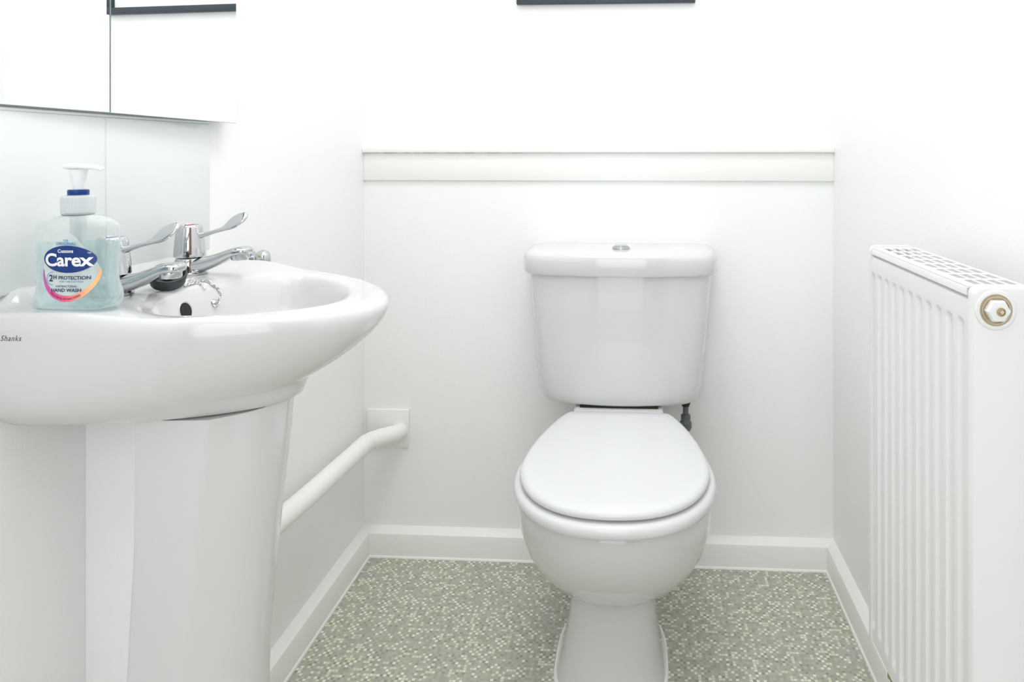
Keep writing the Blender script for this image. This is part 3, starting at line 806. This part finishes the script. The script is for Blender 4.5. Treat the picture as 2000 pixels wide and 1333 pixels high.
def nexp(z): return 2.0+.7*sstep((.1-z)/.01)
rings = [[facet(p, z) for p in sring(*body_dims(z), z, nexp(z))] for z in zz]
V, F_ = loft(rings); link_mesh('bottle_body', V, F_, M['shell'], bot, angle=70)
LV = .0705
zl = [z for z in zz if z < LV]+[LV]
def ins(p): r = math.hypot(p[0], p[1]); k = 1-.0013/max(r, .01); return (p[0]*k, p[1]*k, p[2])
rings = [[ins(facet(p, z)) for p in sring(*body_dims(z), max(z, .0013), nexp(z))] for z in zl]
V, F_ = loft(rings); link_mesh('liquid', V, F_, M['liquid'], bot, angle=60)
# dip tube, pump
V, F_ = tube_path([(0, 0, .010), (0, 0, .05), (.0, 0, .104)], .0028, 14); link_mesh('dip_tube', V, F_, M['cap'], bot)
V, F_ = lathe([(.0075, .074), (.0078, .078), (.0078, .104)], 24); link_mesh('pump_chamber', V, F_, M['cap'], bot)
n = 96; rings = []
for r, h in [(.0148, .1022), (.0162, .1030), (.0162, .1190), (.0157, .1215), (.0145, .1232), (.0100, .1240)]:
    rings.append([((r+(.00035 if (i % 2 and .103 < h < .12) else 0))*math.cos(2*PI*i/n), (r+(.00035 if (i % 2 and .103 < h < .12) else 0))*math.sin(2*PI*i/n), h) for i in range(n)])
V, F_ = loft(rings); link_mesh('cap', V, F_, M['cap'], bot, angle=20)
V, F_ = lathe([(.0145, .1014), (.0150, .1018), (.0150, .1026), (.0142, .1030)], 40); link_mesh('cap_seal', V, F_, M['greyplastic'], bot)
V, F_ = lathe([(.0095, .1232), (.0100, .1238), (.0101, .1290), (.0093, .1298), (.0060, .1300)], 40); link_mesh('locking_ring', V, F_, M['blue'], bot)
V, F_ = lathe([(.0052, .1290), (.0050, .1345), (.0072, .1400), (.0085, .1490), (.0095, .1525)], 32); link_mesh('pump_stem', V, F_, M['white_soft'], bot)
V, F_ = sweep_xz(dense([(-.0125, .1540, .005, .0012, 0), (-.0105, .1550, .0085, .0030, 0), (-.003, .1556, .0102, .0036, 0), (.006, .1556, .0092, .0034, 0), (.015, .1550, .0062, .0028, 0), (.023, .1540, .0046, .0025, 0), (.028, .1525, .0038, .0022, 0), (.0295, .1520, .0028, .0016, 0)]))
link_mesh('pump_head', V, F_, M['white_soft'], bot)
# the printed label, wrapped on the front face
def front(x, z, off):
    hw, hd = body_dims(z); q = min(abs(x)/hw, .98); n_ = nexp(z)
    return -hd*(1-q**n_)**(1/n_)-off
def wrap_mesh(me, cx, cz, off):
    for v in me.vertices:
        x = cx+v.co.x; z = cz+v.co.y; v.co = (x, front(x, z, off), z)
def wrapped_poly(name, pts_fn, cx, cz, off, m, parent, nr=8, n=64):
    V = [(0, 0)]; F_ = []
    for k in range(1, nr+1):
        for i in range(n):
            p = pts_fn(2*PI*i/n); V.append((p[0]*k/nr, p[1]*k/nr))
    for i in range(n): F_.append((0, 1+i, 1+(i+1) % n))
    for k in range(nr-1):
        for i in range(n): F_.append((1+k*n+i, 1+(k+1)*n+i, 1+(k+1)*n+(i+1) % n, 1+k*n+(i+1) % n))
    V = [(cx+x, front(cx+x, cz+z, off), cz+z) for x, z in V]
    return link_mesh(name, V, F_, m, parent, smooth=True)
LX = .0085; LZ = .0400                        # centre of the round lower part of the label
def drop(a, r=.0300):
    x, z = math.cos(a)*r, math.sin(a)*r
    if z > 0:
        q = max(0, (z-.3*r)/(r*.7)); z = z*(1+.48*q**2.0); x = x*(1-.10*q)
        if q > 0: z += .0
    return (x, z)
lab = wrapped_poly('label', drop, LX, LZ, .0004, M['label_clear'], bot)
# crescent ring
V, F_ = [], []; n = 72
for i in range(n+1):
    a = math.radians(172+(368-172)*i/n)
    th = .0012+.0052*math.sin(PI*i/n)**.9
    for rr in (.0302, .0302-th):
        x, z = LX+math.cos(a)*rr, LZ+math.sin(a)*rr; V.append((x, front(x, z, .0007), z))
for i in range(n): F_.append((2*i, 2*i+1, 2*i+3, 2*i+2))
link_mesh('colour_crescent', V, F_, M['ring'], lab)
OZ = .0555
ov = wrapped_poly('blue_oval', lambda a: (0.0280*math.cos(a), .0148*math.sin(a)), LX, OZ, .0010, M['blue'], lab)
V, F_ = [], []
def words(txt, size, cx, cz, m, bold=0, sx=1, off=.0014, parent=lab, spacing=1, name='lettering'):
    me = text_mesh(txt, size, bold, 0, sx, spacing)
    bm = bmesh.new(); bm.from_mesh(me); bmesh.ops.triangulate(bm, faces=bm.faces); bm.to_mesh(me); bm.free()
    wrap_mesh(me, cx, cz, off); return finish(name, me, m, parent, smooth=False, recalc=False)
words('Carex', .0190, LX-.0005, OZ-.0014, M['white_ink'], .00055, 1.08, .0016, ov, .98)
words('Cussons', .0052, LX-.0015, OZ+.0088, M['white_ink'], .00012, 1.0, .0016, ov)
words('\u2122', .004, LX+.0225, OZ+.006, M['white_ink'], 0, 1, .0016, ov)
words('THE', .0030, LX-.001, .0757, M['sky_ink'], .00006, 1.1)
words('ORIGINAL', .0046, LX-.001, .0722, M['sky_ink'], .0001, 1.1)
words('2', .0100, LX-.0190, .0345, M['navy_ink'], .00022)
words('H', .0058, LX-.0140, .0358, M['navy_ink'], .00018)
words('PROTECTION', .0052, LX+.0068, .0352, M['navy_ink'], .00013, 1.05)
words('EVERY TIME YOU WASH', .0022, LX+.004, .0312, M['sky_ink'], .00003, 1.1)
words('ANTIBACTERIAL', .0030, LX-.001, .0262, M['navy_ink'], .00004, 1.1)
words('HAND WASH', .0050, LX-.001, .0220, M['navy_ink'], .00013, 1.1)
# curved line along the crescent
me = text_mesh('KILLS 99.9% OF BACTERIA', .0029, .00005, 0, 1.1)
for v in me.vertices:
    s_ = v.co.x; a = -PI/2-math.radians(4)+s_/.0272; rr = .0272-v.co.y
    x = LX+math.cos(a)*rr; z = LZ+math.sin(a)*rr; v.co = (x, front(x, z, .0014), z)
finish('lettering', me, M['wine_ink'], lab, smooth=False, recalc=False)
# printed arc beside the 2H
V, F_ = [], []
for i in range(25):
    a = math.radians(80+200*i/24)
    for rr in (.0072, .0066):
        x, z = LX-.0175+math.cos(a)*rr, .0345+math.sin(a)*rr; V.append((x, front(x, z, .0012), z))
for i in range(24): F_.append((2*i, 2*i+1, 2*i+3, 2*i+2))
link_mesh('printed_arc', V, F_, M['sky_ink'], lab)
